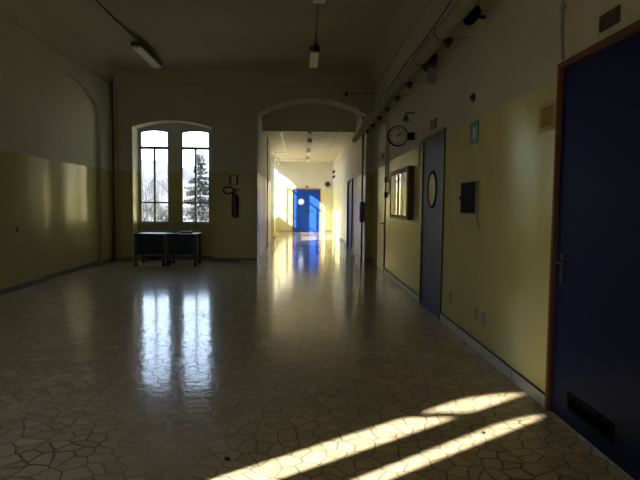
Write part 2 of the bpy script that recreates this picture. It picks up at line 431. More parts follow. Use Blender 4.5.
# ceilings
mb = MB(); mb.box(-4.6, 1.86, 0.4, 14.6, ZC, ZC + .35)
struct('ceiling', mb, M_ceil, 'high limewashed hall ceiling', 'ceiling')
mb = MB(); mb.box(-1.45, 1.86, -5.3, 0.75, 3.6, 4.5)
struct('ceiling_passage', mb, M_ceil, 'ceiling of the passage behind the camera', 'ceiling')
mb = MB(); mb.box(-1.45, 1.86, YP + .06, 25.3, ZD + .03, 4.5)
edges = [CL, -0.55, -0.02, 0.47, 0.95, CR]
for i, (a, b) in enumerate(zip(edges, edges[1:])):
    mb.box(a + .006, b - .006, YP, YE, ZD + (0, .006, .002, .007, .001)[i], ZD + .031)
struct('ceiling_corridor', mb, M_panel, 'dropped panel ceiling of the corridor', 'ceiling')
mb = MB()
for k in range(5):
    a = (CL, -0.53, -0.02, 0.47, 0.95)[k]; b = (-0.53, -0.02, 0.47, 0.95, CR)[k]
    mb.box(a + .010, b - .010, YP, YP + .05, ZD - .01, ZC)
mb.box(CL, CR, YP + .02, YP + .06, ZD + .02, ZC)
struct('wall_bulkhead', mb, M_bulk, 'grey panelled bulkhead above the corridor, inside the arch', 'wall')

# coves between walls and ceiling
def cove(name, label, fn, ts, r=0.27):
    prof = [(0, -r - .03), (.025, -r - .03), (.03, -r)] + [(.03 + (r - .03) * (1 - math.cos(q)), -r + r * math.sin(q)) for q in [PI / 2 * i / 8 for i in range(9)]] + [(r, .02), (0, .02), (0, -r - .03)]
    m = MB(); m.sweep(prof, fn, ts)
    struct(name, m, M_ceil, label, 'cove')
cove('trim_1', 'cove along the end wall above the arch', lambda t, a, b: (t, YB - a, ZC + b), (XL, XR))
cove('trim_2', 'cove along the blind arch wall', lambda t, a, b: (XL + a, t, ZC + b), (YF, YB))
cove('trim_3', 'cove along the wall of doors', lambda t, a, b: (XR - a, t, ZC + b), (YF, YB))

# baseboards
def skirting(name, m, label, runs):
    b = MB(); j = []
    for x0, x1, y0, y1 in runs: b.box(x0, x1, y0, y1, 0, .085)
    o = struct(name, b, m, label, 'baseboard', bevel=.003)
    return o
o = skirting('baseboard_right', M_skirt, 'white marble skirting along the wall of doors',
         [(XR - .014, XR + .002, a, b) for a, b in ((3.34, 5.985), (7.085, 10.215), (11.365, YB))])
jm = MB()
for y in [3.9 + 0.62 * k for k in range(14)]:
    if not (5.9 < y < 7.2 or 10.1 < y < 11.5): jm.box(XR - .0148, XR, y - .003, y + .003, 0, .0855)
jm.build('joint', M_joint, o)
cl = MB()
for a0, a1 in ((3.34, 5.985), (7.085, 10.215), (11.365, YB)): cl.box(XR - .015, XR, a0, a1, .085, .093)
cl.build('top_edge', M_joint, o)
skirting('baseboard_back', M_skirt_shade, 'shade-darkened skirting along the end wall', [(XL, -3.72, YB - .014, YB), (-1.99, -0.99, YB - .014, YB), (CR, XR, YB - .014, YB), (-3.72, -1.99, YG - .014, YG)])
skirting('baseboard_left', M_skirt_shade, 'shade-darkened skirting along the blind arch wall', [(-4.22, -4.206, 8.85, 11.36), (XL, XL + .014, 11.36, YB), (XL, XL + .014, YF, 8.85)])
skirting('baseboard_corridor', M_skirt, 'pale skirting of the corridor', [(CR - .012, CR, 12.65, 15.12), (CR - .012, CR, 16.72, YE), (CL, CL + .012, 12.65, 18.2), (CL, CL + .012, 20.8, 21.6), (CL, -0.48, YE - .012, YE), (.89, CR, YE - .012, YE)])

b = MB(); b.tube([(-1.015, 15.9, 0), (-1.015, 15.9, ZD)], .016, 10)
tag(b.build('drain_pipe', M_greyd), 'dark vertical pipe on the window side of the corridor', 'pipe')
# ------------------------------------------------------------------ doors
def lever(parent, x, y, z, dy, m, out=-1):
    h = MB(); h.box(x - .006, x + .001, y - .02, y + .02, z - .14, z + .05)
    h.lathe((x, y, z), (out, 0, 0), [(0, .012), (.045, .010)], 12)
    h.tube([(x + out * .045, y - .012 * dy, z), (x + out * .05, y + .05 * dy, z), (x + out * .045, y + .12 * dy, z - .004)], .009, 8)
    h.lathe((x, y, z - .10), (out, 0, 0), [(0, .012), (.01, .012)], 10)
    return h.build('handle', m, parent)

# nearest door, blue with a reddish frame and a vent
d1 = thing('door_1', 'deep blue door with reddish frame and low vent, nearest the camera', 'door', (XR, 2.8, 0), kind='structure')
b = MB()
for a0, a1, z0, z1 in ((3.303, 3.335, 0, 2.175), (2.25, 2.29, 0, 2.175), (2.29, 3.303, 2.135, 2.175)): b.box(XR - .022, 1.80, a0, a1, z0, z1)
b.build('frame', M_redwood, d1, bevel=.004)
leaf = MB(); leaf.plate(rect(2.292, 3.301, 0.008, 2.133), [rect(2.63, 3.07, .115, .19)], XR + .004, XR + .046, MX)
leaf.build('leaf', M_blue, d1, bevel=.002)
v = MB()
v.plate(rect(2.612, 3.088, .10, .205), [rect(2.635, 3.065, .12, .185)], XR - .003, XR + .012, MX)
v.box(XR + .035, XR + .046, 2.62, 3.08, .105, .2)
for k in range(5): v.plate([(XR + .006, .125 + k * .0125), (XR + .030, .117 + k * .0125), (XR + .030, .119 + k * .0125), (XR + .006, .127 + k * .0125)], [], 2.63, 3.07, lambda u, vv, w: (u, w, vv))
v.build('vent', M_black, d1)
lever(d1, XR + .004, 3.225, 0.965, -1, M_dark)

# slate blue porthole door
d2 = thing('door_2', 'slate blue door with an oval-looking dark-rimmed porthole, between the display case and green sign', 'door', (XR, 6.5, 0), kind='structure')
b = MB()
for a0, a1, z0, z1 in ((5.99, 6.05, 0, 2.165), (7.03, 7.08, 0, 2.165), (6.05, 7.03, 2.12, 2.165)): b.box(XR - .018, 1.80, a0, a1, z0, z1)
b.build('frame', M_dkwood, d2, bevel=.004)
circ = [(6.545 + .215 * math.cos(2 * PI * k / 40), 1.49 + .215 * math.sin(2 * PI * k / 40)) for k in range(40)]
leaf = MB(); leaf.plate(rect(6.053, 7.027, .008, 2.118), [circ], XR - .004, XR + .040, MX)
leaf.build('leaf', M_bluegrey, d2, bevel=.002)
ring = [(6.545 + .196 * math.cos(2 * PI * k / 40), 1.49 + .196 * math.sin(2 * PI * k / 40)) for k in range(40)]
ring2 = [(6.545 + .225 * math.cos(2 * PI * k / 40), 1.49 + .225 * math.sin(2 * PI * k / 40)) for k in range(40)]
ph = MB().plate(ring2, [ring], XR - .014, XR + .046, MX).build('porthole_rim', M_black, d2, bevel=.003)
MB().plate(ring, [], XR - .008, XR - .003, MX).build('pane', M_porthole, ph)
lever(d2, XR - .004, 6.97, 0.945, -1, M_dark)

# cream door near the arch
d3 = thing('door_3', 'flush cream door between the display case and the arch', 'door', (XR, 10.8, 0), kind='structure')
b = MB()
for a0, a1, z0, z1 in ((10.22, 10.27, 0, 2.10), (11.31, 11.36, 0, 2.10), (10.27, 11.31, 2.06, 2.10)): b.box(XR - .016, 1.80, a0, a1, z0, z1)
b.build('frame', M_dkwood, d3, bevel=.003)
MB().box(XR - .006, XR + .036, 10.272, 11.308, .008, 2.058).build('leaf', M_cream, d3, bevel=.002)
lever(d3, XR - .006, 10.34, 0.945, 1, M_dark)

# corridor side door
d4 = thing('door_4', 'recessed blue door in the corridor wall opposite the windows', 'door', (CR, 15.9, 0), kind='structure')
b = MB()
for a0, a1, z0, z1 in ((15.12, 15.18, 0, 2.03), (16.66, 16.72, 0, 2.03), (15.18, 16.66, 1.98, 2.03)): b.box(CR - .03, 1.60, a0, a1, z0, z1)
b.build('frame', M_bluegrey, d4, bevel=.003)
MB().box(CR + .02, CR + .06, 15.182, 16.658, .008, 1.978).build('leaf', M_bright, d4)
lever(d4, CR + .02, 15.30, 0.97, 1, M_dark)

# double door at the corridor end
d5 = thing('door_5', 'bright blue double door with a round porthole at the corridor end', 'door', (.22, YE, 0), kind='structure')
b = MB()
for a0, a1, z0, z1 in ((-.47, -.42, 0, 2.03), (.83, .88, 0, 2.03), (-.42, .83, 1.975, 2.03)): b.box(a0, a1, YE - .03, YE + .2, z0, z1)
b.box(-.42, -.40, YE + .055, YE + .2, 0, 1.975); b.box(.81, .83, YE + .055, YE + .2, 0, 1.975); b.box(.24, .32, YE + .07, YE + .09, 0, 1.975); b.box(-.42, .83, YE + .055, YE + .2, -.02, .03)
b.build('frame', M_orange, d5, bevel=.003)
pc = [(-.04 + .13 * math.cos(2 * PI * k / 32), 1.40 + .13 * math.sin(2 * PI * k / 32)) for k in range(32)]
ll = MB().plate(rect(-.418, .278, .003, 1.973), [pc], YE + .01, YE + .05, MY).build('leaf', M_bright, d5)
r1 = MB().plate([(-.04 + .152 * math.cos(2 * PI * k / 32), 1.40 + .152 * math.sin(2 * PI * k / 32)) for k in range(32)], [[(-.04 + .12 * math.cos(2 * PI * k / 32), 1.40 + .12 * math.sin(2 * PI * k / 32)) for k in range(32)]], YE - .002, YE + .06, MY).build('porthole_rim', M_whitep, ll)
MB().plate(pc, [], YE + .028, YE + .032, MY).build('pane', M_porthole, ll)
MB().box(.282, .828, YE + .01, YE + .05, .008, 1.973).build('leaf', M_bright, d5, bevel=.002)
for x, dx in ((.235, -1), (.325, 1)):
    h = MB(); h.box(x - .02, x + .02, YE + .002, YE + .012, .86, 1.07)
    h.lathe((x, YE + .01, 1.0), (0, -1, 0), [(0, .011), (.045, .010)], 10)
    h.tube([(x, YE - .035, 1.0), (x + dx * .11, YE - .035, 1.0)], .009, 8)
    h.build('handle', M_dark, d5)

# ------------------------------------------------------------------ desks by the window
def desk():
    t = thing('school_desk', 'dark two-person school desk under the window', 'desk', (-3.10, 11.42, 0))
    x0, x1, y0, y1 = -3.43, -2.80, 11.13, 11.72
    MB().box(x0, x1, y0, y1, .632, .662).build('tabletop', M_desk, t, bevel=.004)
    MB().box(x0 + .002, x1 - .002, y0 + .04, y0 + .058, .235, .632).build('modesty_panel', M_desk, t)
    MB().box(x0 + .03, x1 - .03, y0 + .06, y1 - .05, .50, .515).build('book_shelf', M_desk, t)
    for x in (x0 + .035, x1 - .035):
        for y in (y0 + .03, y1 - .04):
            l = MB().box(x - .022, x + .022, y - .022, y + .022, .008, .632).build('leg', M_dark, t, bevel=.004)
            MB().box(x - .026, x + .026, y - .026, y + .026, 0, .04).build('foot_cap', M_black, l, bevel=.004)
    f = MB()
    for x in (x0 + .035, x1 - .035): f.tube([(x, y0 + .03, .12), (x, y1 - .04, .12)], .011, 8)
    f.tube([(x0 + .035, y1 - .04, .20), (x1 - .035, y1 - .04, .20)], .011, 8)
    f.build('stretcher', M_dark, t)
    return t
k1 = desk()
k2 = copy_tree(k1); k2.location.x += 0.634; k2.location.y += .03
k1['label'] = 'dark school desk under the window, nearer the corner pipe'
k2['label'] = 'dark school desk under the window, nearer the fire extinguisher'
for k in (k1, k2): k['group'] = 'school desks under the window'
b = MB(); b.lathe((-2.66, 11.42, .662), (0, 0, 1), [(-.0, .030), (.03, .042), (.07, .040), (.085, .03)], 16)
tag(b.build('paper_cup', M_ochre), 'small ochre cup standing on the second dark desk', 'cup')
b = MB(); b.box(-2.52, -2.30, 11.35, 11.52, .6625, .705)
tag(b.build('closed_book', M_maroon, bevel=.004), 'thick maroon book lying on the dark desk', 'book')

# ------------------------------------------------------------------ extinguisher and its sign
fx = thing('fire_extinguisher', 'red fire extinguisher with black hose hanging on the end wall', 'fire extinguisher', (-1.47, 11.96, 0.98))
MB().lathe((-1.47, 11.96, 0.98), (0, 0, 1), [(0, .05), (.01, .072), (.03, .078), (.42, .078), (.46, .070), (.49, .045), (.51, .028)], 24).build('cylinder', M_red, fx)
MB().lathe((-1.47, 11.96, 1.275), (0, 0, 1), [(0, .0787), (.001, .0795), (.11, .0795), (.111, .0787)], 24).build('body_label', M_dark, fx)
b = MB(); b.lathe((-1.47, 11.96, 1.49), (0, 0, 1), [(0, .030), (.03, .034), (.075, .03), (.09, .02)], 14)
b.box(-1.475, -1.375, 11.945, 11.975, 1.57, 1.588); b.box(-1.475, -1.385, 11.947, 11.973, 1.615, 1.63); b.box(-1.485, -1.465, 11.95, 11.97, 1.57, 1.63)
vl = b.build('valve', M_black, fx, bevel=.002)
MB().lathe((-1.455, 11.93, 1.54), (0, -1, 0), [(0, .028), (.02, .028)], 14).build('pressure_gauge', M_whitep, vl)
pts = [(-1.49, 11.95, 1.545)] + [(-1.615 + .108 * math.cos(q), 11.94, 1.585 + .075 * math.sin(q)) for q in [math.radians(d) for d in range(20, 345, 18)]] + [(-1.52, 11.93, 1.46), (-1.515, 11.92, 1.30)]
MB().tube(pts, .014, 8).build('hose', M_black, fx)
MB().tube([(-1.515, 11.92, 1.32), (-1.505, 11.905, 1.10)], .016, 10, .022).build('nozzle', M_black, fx)
MB().box(-1.51, -1.43, 12.02, 12.048, 1.32, 1.48).build('wall_hook', M_dark, fx)

sg = thing('fire_sign', 'square red and white extinguisher sign on the end wall', 'sign', (-1.51, 12.045, 1.81))
MB().box(-1.615, -1.41, 12.040, 12.049, 1.70, 1.92).build('panel', M_signred, sg, bevel=.002)
MB().box(-1.555, -1.465, 12.0385, 12.0399, 1.72, 1.90).build('white_field', M_whitep, sg)
b = MB(); b.plate([(-1.525, 1.735), (-1.500, 1.735), (-1.500, 1.835), (-1.506, 1.85), (-1.508, 1.87), (-1.485, 1.882), (-1.515, 1.886), (-1.517, 1.85), (-1.525, 1.835)], [], 12.0372, 12.0384, MY)
b.build('pictogram', M_signred, sg)

# corner pipe and others
cp = thing('heating_pipe', 'dark vertical pipe in the corner beside the window niche', 'pipe', (-4.115, 12.0, 0))
MB().tube([(-4.115, 12.0, 0.0), (-4.115, 12.0, 4.1)], .016, 12).build('pipe_run', M_greyd, cp)
for z in (.9, 2.3, 3.6): MB().lathe((-4.115, 12.0, z), (0, 0, 1), [(0, .022), (.03, .022)], 12).box(-4.12, -4.11, 12.0, 12.05, z + .008, z + .022).build('pipe_clip', M_dark, cp)
b = MB(); b.tube([(-4.03, 12.03, 0.0), (-4.03, 12.03, 3.8)], .011, 10)
tag(b.build('thin_pipe', M_pipe), 'thin pale pipe running beside the dark corner pipe', 'pipe')

ap = thing('riser_pipe', 'slim dark riser pipe standing against the right arch jamb', 'pipe', (1.375, 12.36, 0))
MB().tube([(1.375, 12.36, 0), (1.375, 12.36, 3.30)], .018, 12).build('pipe_run', M_dark, ap)
MB().box(1.325, 1.419, 12.27, 12.45, .90, 1.36).build('valve_box', M_greyd, ap, bevel=.006)
for z in (.35, 2.0, 2.9): MB().lathe((1.375, 12.36, z), (0, 0, 1), [(0, .026), (.025, .026)], 12).box(1.375, 1.42, 12.35, 12.37, z + .006, z + .02).build('pipe_clip', M_dark, ap)

wb = thing('wall_bracket', 'small dark bracket with a stretched wire above the arch', 'bracket', (.95, YB, 3.73))
MB().box(.925, .975, 12.0, YB - .001, 3.68, 3.78).lathe((.95, 12.0, 3.71), (0, -1, -.5), [(0, .03), (.05, .035), (.06, .02)], 12).build('holder', M_dark, wb)
MB().tube([(.97, 12.03, 3.74), (1.25, 12.03, 3.735), (1.58, 12.03, 3.74)], .007, 6).build('wire', M_dark, wb)

b = MB()
pts = [(-1.38, 11.98, .016), (-1.30, 11.93, .016), (-1.2, 11.97, .016), (-1.1, 11.92, .016), (-1.03, 11.96, .016)]
b.tube(pts, .016, 8)
tag(b.build('door_wedge_roll', M_whitep), 'white rolled strip lying on the floor beside the arch jamb', 'strip')

# left wall switch
ls = thing('light_switch', 'small dark switch plate on the blind arch wall', 'switch', (XL, 8.02, .89))
MB().box(-4.149, -4.135, 7.98, 8.06, .85, .93).build('plate', M_dark, ls, bevel=.003)
MB().box(-4.136, -4.129, 8.0, 8.04, .87, .91).build('rocker', M_greyp, ls)

# ------------------------------------------------------------------ clock, bell
ck = thing('wall_clock', 'round double-faced clock on a bracket beside the display case', 'clock', (1.35, 7.7, 2.275))
MB().lathe((1.35, 7.665, 2.275), (0, 1, 0), [(0, .128), (.0, .142), (.008, .146), (.062, .146), (.07, .142), (.07, .128)], 48).build('case', M_black, ck)
for s, y in ((-1, 7.6635), (1, 7.7365)):
    fc = MB().lathe((1.35, y, 2.275), (0, s, 0), [(0, .129), (.0015, .129)], 48).build('dial', M_face, ck)
    yy = y + s * .002
    for k in range(12):
        q = k * PI / 6; r0 = .098 if k % 3 else .088
        c, sn = math.sin(q), math.cos(q); w = .005 if k % 3 else .008
        P = [(r0, -w), (.118, -w), (.118, w), (r0, w)]
        MB().plate([(1.35 + r * c * -s + t * sn, 2.275 + r * sn + t * c * s) for r, t in P], [], yy, yy + s * .001, MY).build('hour_mark', M_black, fc)
    def hand(ang, ln, w, off):
        q = math.radians(ang); c, sn = math.sin(q), math.cos(q)
        P = [(-.02, -w), (ln, -w * .5), (ln, w * .5), (-.02, w)]
        return MB().plate([(1.35 + r * c * -s + t * sn, 2.275 + r * sn + t * c * s) for r, t in P], [], y + s * off, y + s * (off + .0012), MY)
    hand(40, .068, .0065, .0035).build('hour_hand', M_black, ck)
    hand(62, .100, .0045, .0050).build('minute_hand', M_black, ck)
MB().box(1.495, 1.585, 7.66, 7.74, 2.225, 2.325).build('wall_box', M_black, ck, bevel=.004)

bl = thing('school_bell', 'small dark bell hanging from a wall arm above the clock', 'bell', (1.46, 7.7, 2.6))
MB().lathe((1.46, 7.7, 2.575), (0, 0, -1), [(0, .010), (.012, .024), (.05, .034), (.075, .048), (.085, .052), (.085, .044)], 24).build('bell_cup', M_dark, bl)
MB().tube([(1.45, 7.7, 2.60), (1.584, 7.7, 2.605)], .010, 8).tube([(1.46, 7.7, 2.602), (1.46, 7.7, 2.57)], .006, 8).lathe((1.578, 7.7, 2.605), (1, 0, 0), [(0, .025), (.006, .025)], 12).build('arm', M_dark, bl)
MB().tube([(1.46, 7.7, 2.50), (1.46, 7.7, 2.36)], .003, 6).build('pull_wire', M_dark, bl)

# ------------------------------------------------------------------ display case
dc = thing('display_case', 'wooden wall display case with two glass doors', 'display case', (XR, 8.4, 1.45))
X0 = 1.505
b = MB()
b.box(X0, XR - .001, 7.63, 7.665, 1.085, 1.83); b.box(X0, XR - .001, 9.125, 9.16, 1.085, 1.83)
b.box(X0, XR - .001, 7.665, 9.125, 1.085, 1.115); b.box(X0, XR - .001, 7.665, 9.125, 1.80, 1.83)
b.box(X0 - .02, XR - .001, 7.615, 9.175, 1.83, 1.855)
b.build('carcass', M_dkwood, dc, bevel=.003)
MB().box(XR - .012, XR - .002, 7.665, 9.125, 1.115, 1.80).build('pinboard', M_cork, dc)
for y0, y1 in ((7.655, 8.39), (8.40, 9.135)):
    dr = MB().plate(rect(y0, y1, 1.10, 1.815), [rect(y0 + .05, y1 - .05, 1.145, 1.775)], X0 - .016, X0 + .002, MX).build('glass_door', M_midwood, dc, bevel=.003)
    MB().plate(rect(y0 + .045, y1 - .045, 1.14, 1.78), [], X0 - .009, X0 - .005, MX).build('pane', M_glass, dr)
MB().lathe((X0 - .016, 8.43, 1.45), (-1, 0, 0), [(0, .006), (.012, .011), (.02, .009)], 12).build('knob', M_brass, dc)
for y0, z0, w, h in ((7.85, 1.42, .21, .297), (8.62, 1.20, .21, .297)):
    s = MB(); s.box(XR - .0145, XR - .0122, y0, y0 + w, z0, z0 + h)
    tag(s.build('notice_sheet', M_whitep), 'white sheet pinned in the display case behind the %s pane' % ('nearer' if y0 < 8.4 else 'farther'), 'notice', 'sheets in the display case')

# ------------------------------------------------------------------ small things on the right wall
mx_ = thing('meter_box', 'shallow wall box with a black front between the porthole door and nearest door', 'box', (XR, 5.06, 1.38))
MB().box(1.552, XR - .001, 4.80, 5.235, 1.225, 1.525).build('housing', M_greyp, mx_, bevel=.003)
MB().box(1.544, 1.5515, 4.808, 5.228, 1.232, 1.518).build('front_panel', M_black, mx_, bevel=.002)
MB().lathe((1.55, 5.27, 1.375), (0, 0, 1), [(-.014, .012), (.014, .012)], 10).box(1.545, XR - .001, 5.262, 5.278, 1.37, 1.38).build('latch', M_dark, mx_)
MB().tube([(XR - .012, 4.86, 1.225), (XR - .012, 4.80, 1.19), (XR - .010, 4.77, 1.14), (XR - .012, 4.76, 1.09)], .006, 6).build('cable_tail', M_greyp, mx_)

es = thing('exit_sign', 'square green exit sign with a white running figure', 'sign', (XR, 4.97, 1.97))
MB().box(XR - .010, XR - .001, 4.86, 5.085, 1.865, 2.075).build('panel', M_green, es, bevel=.002)
def E(u, v): return (5.085 - .225 * (.22 + u * .95), 1.865 + .21 * (.08 + v * .88))
b = MB()
b.plate([E(.56, .14), E(.68, .14), E(.68, .74), E(.56, .74)], [], XR - .0112, XR - .0102, MX)
b.plate([E(.28 + .055 * math.cos(2 * PI * k / 16), .80 + .058 * math.sin(2 * PI * k / 16)) for k in range(16)], [], XR - .0112, XR - .0102, MX)
for P in ([(.20, .70), (.36, .72), (.40, .42), (.24, .42)], [(.24, .44), (.33, .44), (.28, .26), (.10, .20), (.09, .27), (.22, .31)], [(.31, .44), (.40, .44), (.46, .14), (.38, .12)],
          [(.21, .70), (.24, .62), (.12, .50), (.08, .55)], [(.34, .70), (.35, .62), (.50, .56), (.51, .62)]):
    b.plate([E(*q) for q in P], [], XR - .0112, XR - .0102, MX)
b.build('pictogram', M_whitep, es)

hk = thing('wall_sensor', 'small dark knob-like sensor on the white wall above the exit sign', 'sensor', (XR, 5.03, 2.30))
MB().lathe((XR - .001, 5.03, 2.30), (-1, 0, 0), [(0, .042), (.012, .042), (.02, .030), (.034, .018), (.038, .008)], 20).build('housing', M_dark, hk)

M_framew = mat('pale_wood_frame', (0.50, 0.37, 0.16, 1), 0.6, var=0.2, scale=18)
fp = thing('framed_notice', 'small wooden framed yellowed notice beside the nearest door', 'picture', (XR, 3.475, 1.87))
MB().plate(rect(3.345, 3.585, 1.785, 1.965), [rect(3.378, 3.552, 1.815, 1.935)], XR - .018, XR - .001, MX).build('frame', M_framew, fp, bevel=.003)
MB().box(XR - .008, XR - .002, 3.37, 3.56, 1.81, 1.94).build('print', M_paper, fp)

def plaque(y0, y1, z0, z1, label):
    t = thing('door_plaque', label, 'plaque', (XR, (y0 + y1) / 2, z0), 'plaques above the doors')
    MB().box(XR - .012, XR - .001, y0, y1, z0, z1).build('backing', M_dkwood, t, bevel=.002)
    MB().box(XR - .014, XR - .0122, y0 + .015, y1 - .015, z0 + .012, z1 - .012).build('name_plate', M_cork if y0 > 4 else M_dark, t)
plaque(2.715, 2.895, 2.225, 2.31, 'small dark plaque above the nearest blue door')
plaque(6.42, 6.70, 2.225, 2.33, 'brown plaque above the slate blue porthole door')

def outlet(y, z, label):
    t = thing('wall_outlet', label, 'outlet', (XR, y, z), 'sockets low on the wall')
    MB().box(XR - .010, XR - .001, y - .04, y + .04, z - .06, z + .06).build('plate', M_greyp, t, bevel=.003)
    b = MB()
    for k in (-1, 0, 1): b.lathe((XR - .010, y, z + k * .022), (-1, 0, 0), [(0, .005), (.001, .005)], 8)
    b.build('socket_holes', M_black, t)
outlet(5.64, .325, 'grey socket low on the wall beside the slate blue door')
outlet(4.77, .33, 'grey socket low on the wall, left one of the close pair')
outlet(4.58, .32, 'grey socket low on the wall, right one of the close pair')

cd = thing('wall_conduit', 'vertical grey conduit above the corner of the nearest door', 'conduit', (XR, 3.32, 2.2))
MB().tube([(XR - .014, 3.31, 3.9), (XR - .014, 3.31, 2.36), (XR - .012, 3.29, 2.19)], .011, 8).build('tube', M_greyp, cd)
for z in (2.5, 3.1, 3.6): MB().box(XR - .028, XR - .001, 3.285, 3.335, z, z + .018).build('saddle', M_greyp, cd)

b = MB(); b.tube([(XR - .008, 7.30, 1.81), (XR - .008, 7.32, 2.12), (XR - .008, 7.20, 2.14)], .008, 8)
tag(b.build('cable_duct', M_greyp), 'thin bent cable duct beside the slate blue door frame', 'conduit')

# conduits dropping beside the cream door, with two small boxes
def drop(y, z0, label, nm='conduit_drop'):
    t = thing(nm, label, 'conduit', (XR, y, z0), 'conduits dropping from the overhead pipe')
    MB().tube([(XR - .016, y, z0), (XR - .016, y, 2.72), (XR - .05, y, 2.84), (XR - .17, y, 2.88)], .011, 8).build('tube', M_greyp, t)
    return t
c1 = drop(10.13, 1.80, 'conduit beside the cream door, ending in two switch boxes')
c2 = drop(9.88, 1.50, 'conduit just left of the display case')
for z in (1.72, 1.44): MB().box(XR - .045, XR - .001, 10.09, 10.17, z, z + .10).build('switch_box', M_dkwood, c1, bevel=.003)
b = MB().box(XR - .05, XR - .001, 10.52, 10.60, 2.20, 2.30)
tag(b.build('junction_box', M_greyp, bevel=.004), 'small grey junction box above the cream door', 'box')

# ------------------------------------------------------------------ overhead pipe along the right wall
PX, PZ = 1.33, 2.955
op = thing('overhead_pipe', 'long pale pipe hung along the wall of doors, below the ceiling', 'pipe', (PX, 8.0, PZ))
MB().tube([(PX, y, PZ) for y in (1.2, 5, 9, 13.9)], .075, 20).build('pipe_run', M_pipe, op)
for y in (5.25, 6.2, 7.12, 8.02, 8.95, 9.85, 10.8, 11.7):
    b = MB(); b.lathe((PX, y - .012, PZ), (0, 1, 0), [(0, .0755), (0, .079), (.024, .079), (.024, .0755)], 20)
    b.box(PX + .015, PX + .095, y - .03, y + .03, PZ - .105, PZ - .055)
    b.box(PX + .045, PX + .075, y - .03, y + .03, PZ - .135, PZ - .10)
    MB().tube([(PX + .06, y, PZ - .07), (XR - .006, y, PZ - .04)], .006, 6).build('wall_arm', M_pipe, op)
    b.build('bracket', M_dark, op)
MB().tube([(PX - .05, y, PZ + .10 + .01 * math.sin(y * 3)) for y in [1.2 + .4 * k for k in range(32)]], .010, 6).build('cable', M_dark, op)

fl = thing('spotlight', 'dark round spotlight under the overhead pipe, nearest the camera', 'lamp', (1.42, 4.75, 2.95))
MB().lathe((1.44, 4.66, 2.95), (0, 1, -.25), [(0, .052), (.0, .068), (.02, .072), (.11, .062), (.16, .035), (.17, .02)], 24).build('housing', M_black, fl)
MB().lathe((1.44, 4.662, 2.95), (0, 1, -.25), [(0, .052), (.004, .052)], 24).build('lens', M_dark, fl)
MB().box(1.46, XR - .001, 4.755, 4.785, 2.93, 2.95).build('arm', M_black, fl)

el = thing('emergency_light', 'box lamp with dark top and pale lower half below the overhead pipe', 'lamp', (1.52, 6.5, 2.72))
MB().box(1.475, 1.575, 6.43, 6.57, 2.93, 3.08).box(1.50, XR - .001, 6.46, 6.54, 2.97, 3.05).build('housing', M_dark, el, bevel=.005)
MB().box(1.482, 1.568, 6.437, 6.563, 2.755, 2.929).build('diffuser', M_greyp, el, bevel=.006)

# ------------------------------------------------------------------ ceiling lamps
def tube_lamp(name, label, x, y0, y1, zt, group, w=.15, drop_=.18, src=None):
    t = thing(name, label, 'ceiling lamp', (x, (y0 + y1) / 2, zt), group)
    z = zt - drop_
    hh = min(.08, drop_ - .03)
    MB().box(x - w * .5, x + w * .5, y0, y1, z, z + hh).build('housing', M_diff if 'corridor' in name else M_dark, t, bevel=.004)
    d = MB(); d.plate([(x - w * .46, z + .002), (x + w * .46, z + .002), (x + w * .40, z - .028), (x - w * .40, z - .028)], [], y0 + .015, y1 - .015, lambda u, v, ww: (u, ww, v))
    d.build('diffuser', M_diff, t, bevel=.003)
    for y in (y0 + .25, y1 - .25):
        if drop_ > .1: MB().tube([(x, y, z + hh - .01), (x, y, zt)], .008, 8).build('rod', M_dark, t)
        else: MB().box(x - .03, x + .03, y - .02, y + .02, z + hh - .01, zt).build('rod', M_dark, t)
    return t
tube_lamp('fluorescent_lamp', 'unlit fluorescent lamp hung above the desks, near the blind arch', -2.85, 9.5, 10.9, ZC, 'lamps on the hall ceiling', drop_=.19, w=.18)
tube_lamp('fluorescent_lamp', 'unlit fluorescent lamp in the middle of the hall, in front of the arch', .20, 9.6, 10.65, ZC, 'lamps on the hall ceiling', drop_=.19, w=.18)
tube_lamp('fluorescent_lamp', 'unlit fluorescent lamp nearest the camera, ahead of the middle ceiling cable', .20, 5.9, 7.3, ZC, 'lamps on the hall ceiling', drop_=.19, w=.18)
for i, (y0, lab) in enumerate(((15.9, 'corridor lamp just inside the bulkhead'), (18.9, 'corridor lamp, middle one in the row'), (22.0, 'corridor lamp closest to the blue double door'))):
    tube_lamp('corridor_lamp', lab, .21, y0, y0 + 1.25, ZD, 'lamps under the corridor ceiling', .13, .10)
b = MB(); b.lathe((.19, 14.62, ZD), (0, 0, -1), [(0, .05), (.03, .05), (.05, .03)], 16)
tag(b.build('smoke_detector', M_whitep), 'small round detector on the corridor ceiling by the bulkhead', 'detector')
for x, y0, y1, lab in ((-2.94, 1.1, 9.7, 'thin dark cable on the ceiling leading to the lamp by the blind arch'), (.20, 7.3, 9.8, 'thin dark cable on the ceiling linking the two middle lamps')):
    b = MB(); b.tube([(x + .01, y, ZC - .012) for y in (y0, (y0 + y1) / 2, y1)], .009, 6)
    tag(b.build('ceiling_cable', M_dark), lab, 'cable', 'cables on the hall ceiling')

# white strips and board laid on the corridor ceiling for its bright bands
tr = thing('ceiling_strips', 'white strips turning across the corridor ceiling towards the windows', 'trunking', (-.57, 17.5, ZD))
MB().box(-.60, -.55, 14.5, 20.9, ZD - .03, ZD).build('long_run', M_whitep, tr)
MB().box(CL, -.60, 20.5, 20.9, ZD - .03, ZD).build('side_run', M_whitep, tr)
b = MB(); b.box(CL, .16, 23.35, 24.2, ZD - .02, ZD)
tag(b.build('ceiling_board', M_whitep), 'white board fixed across the corridor ceiling near the end wall', 'board')

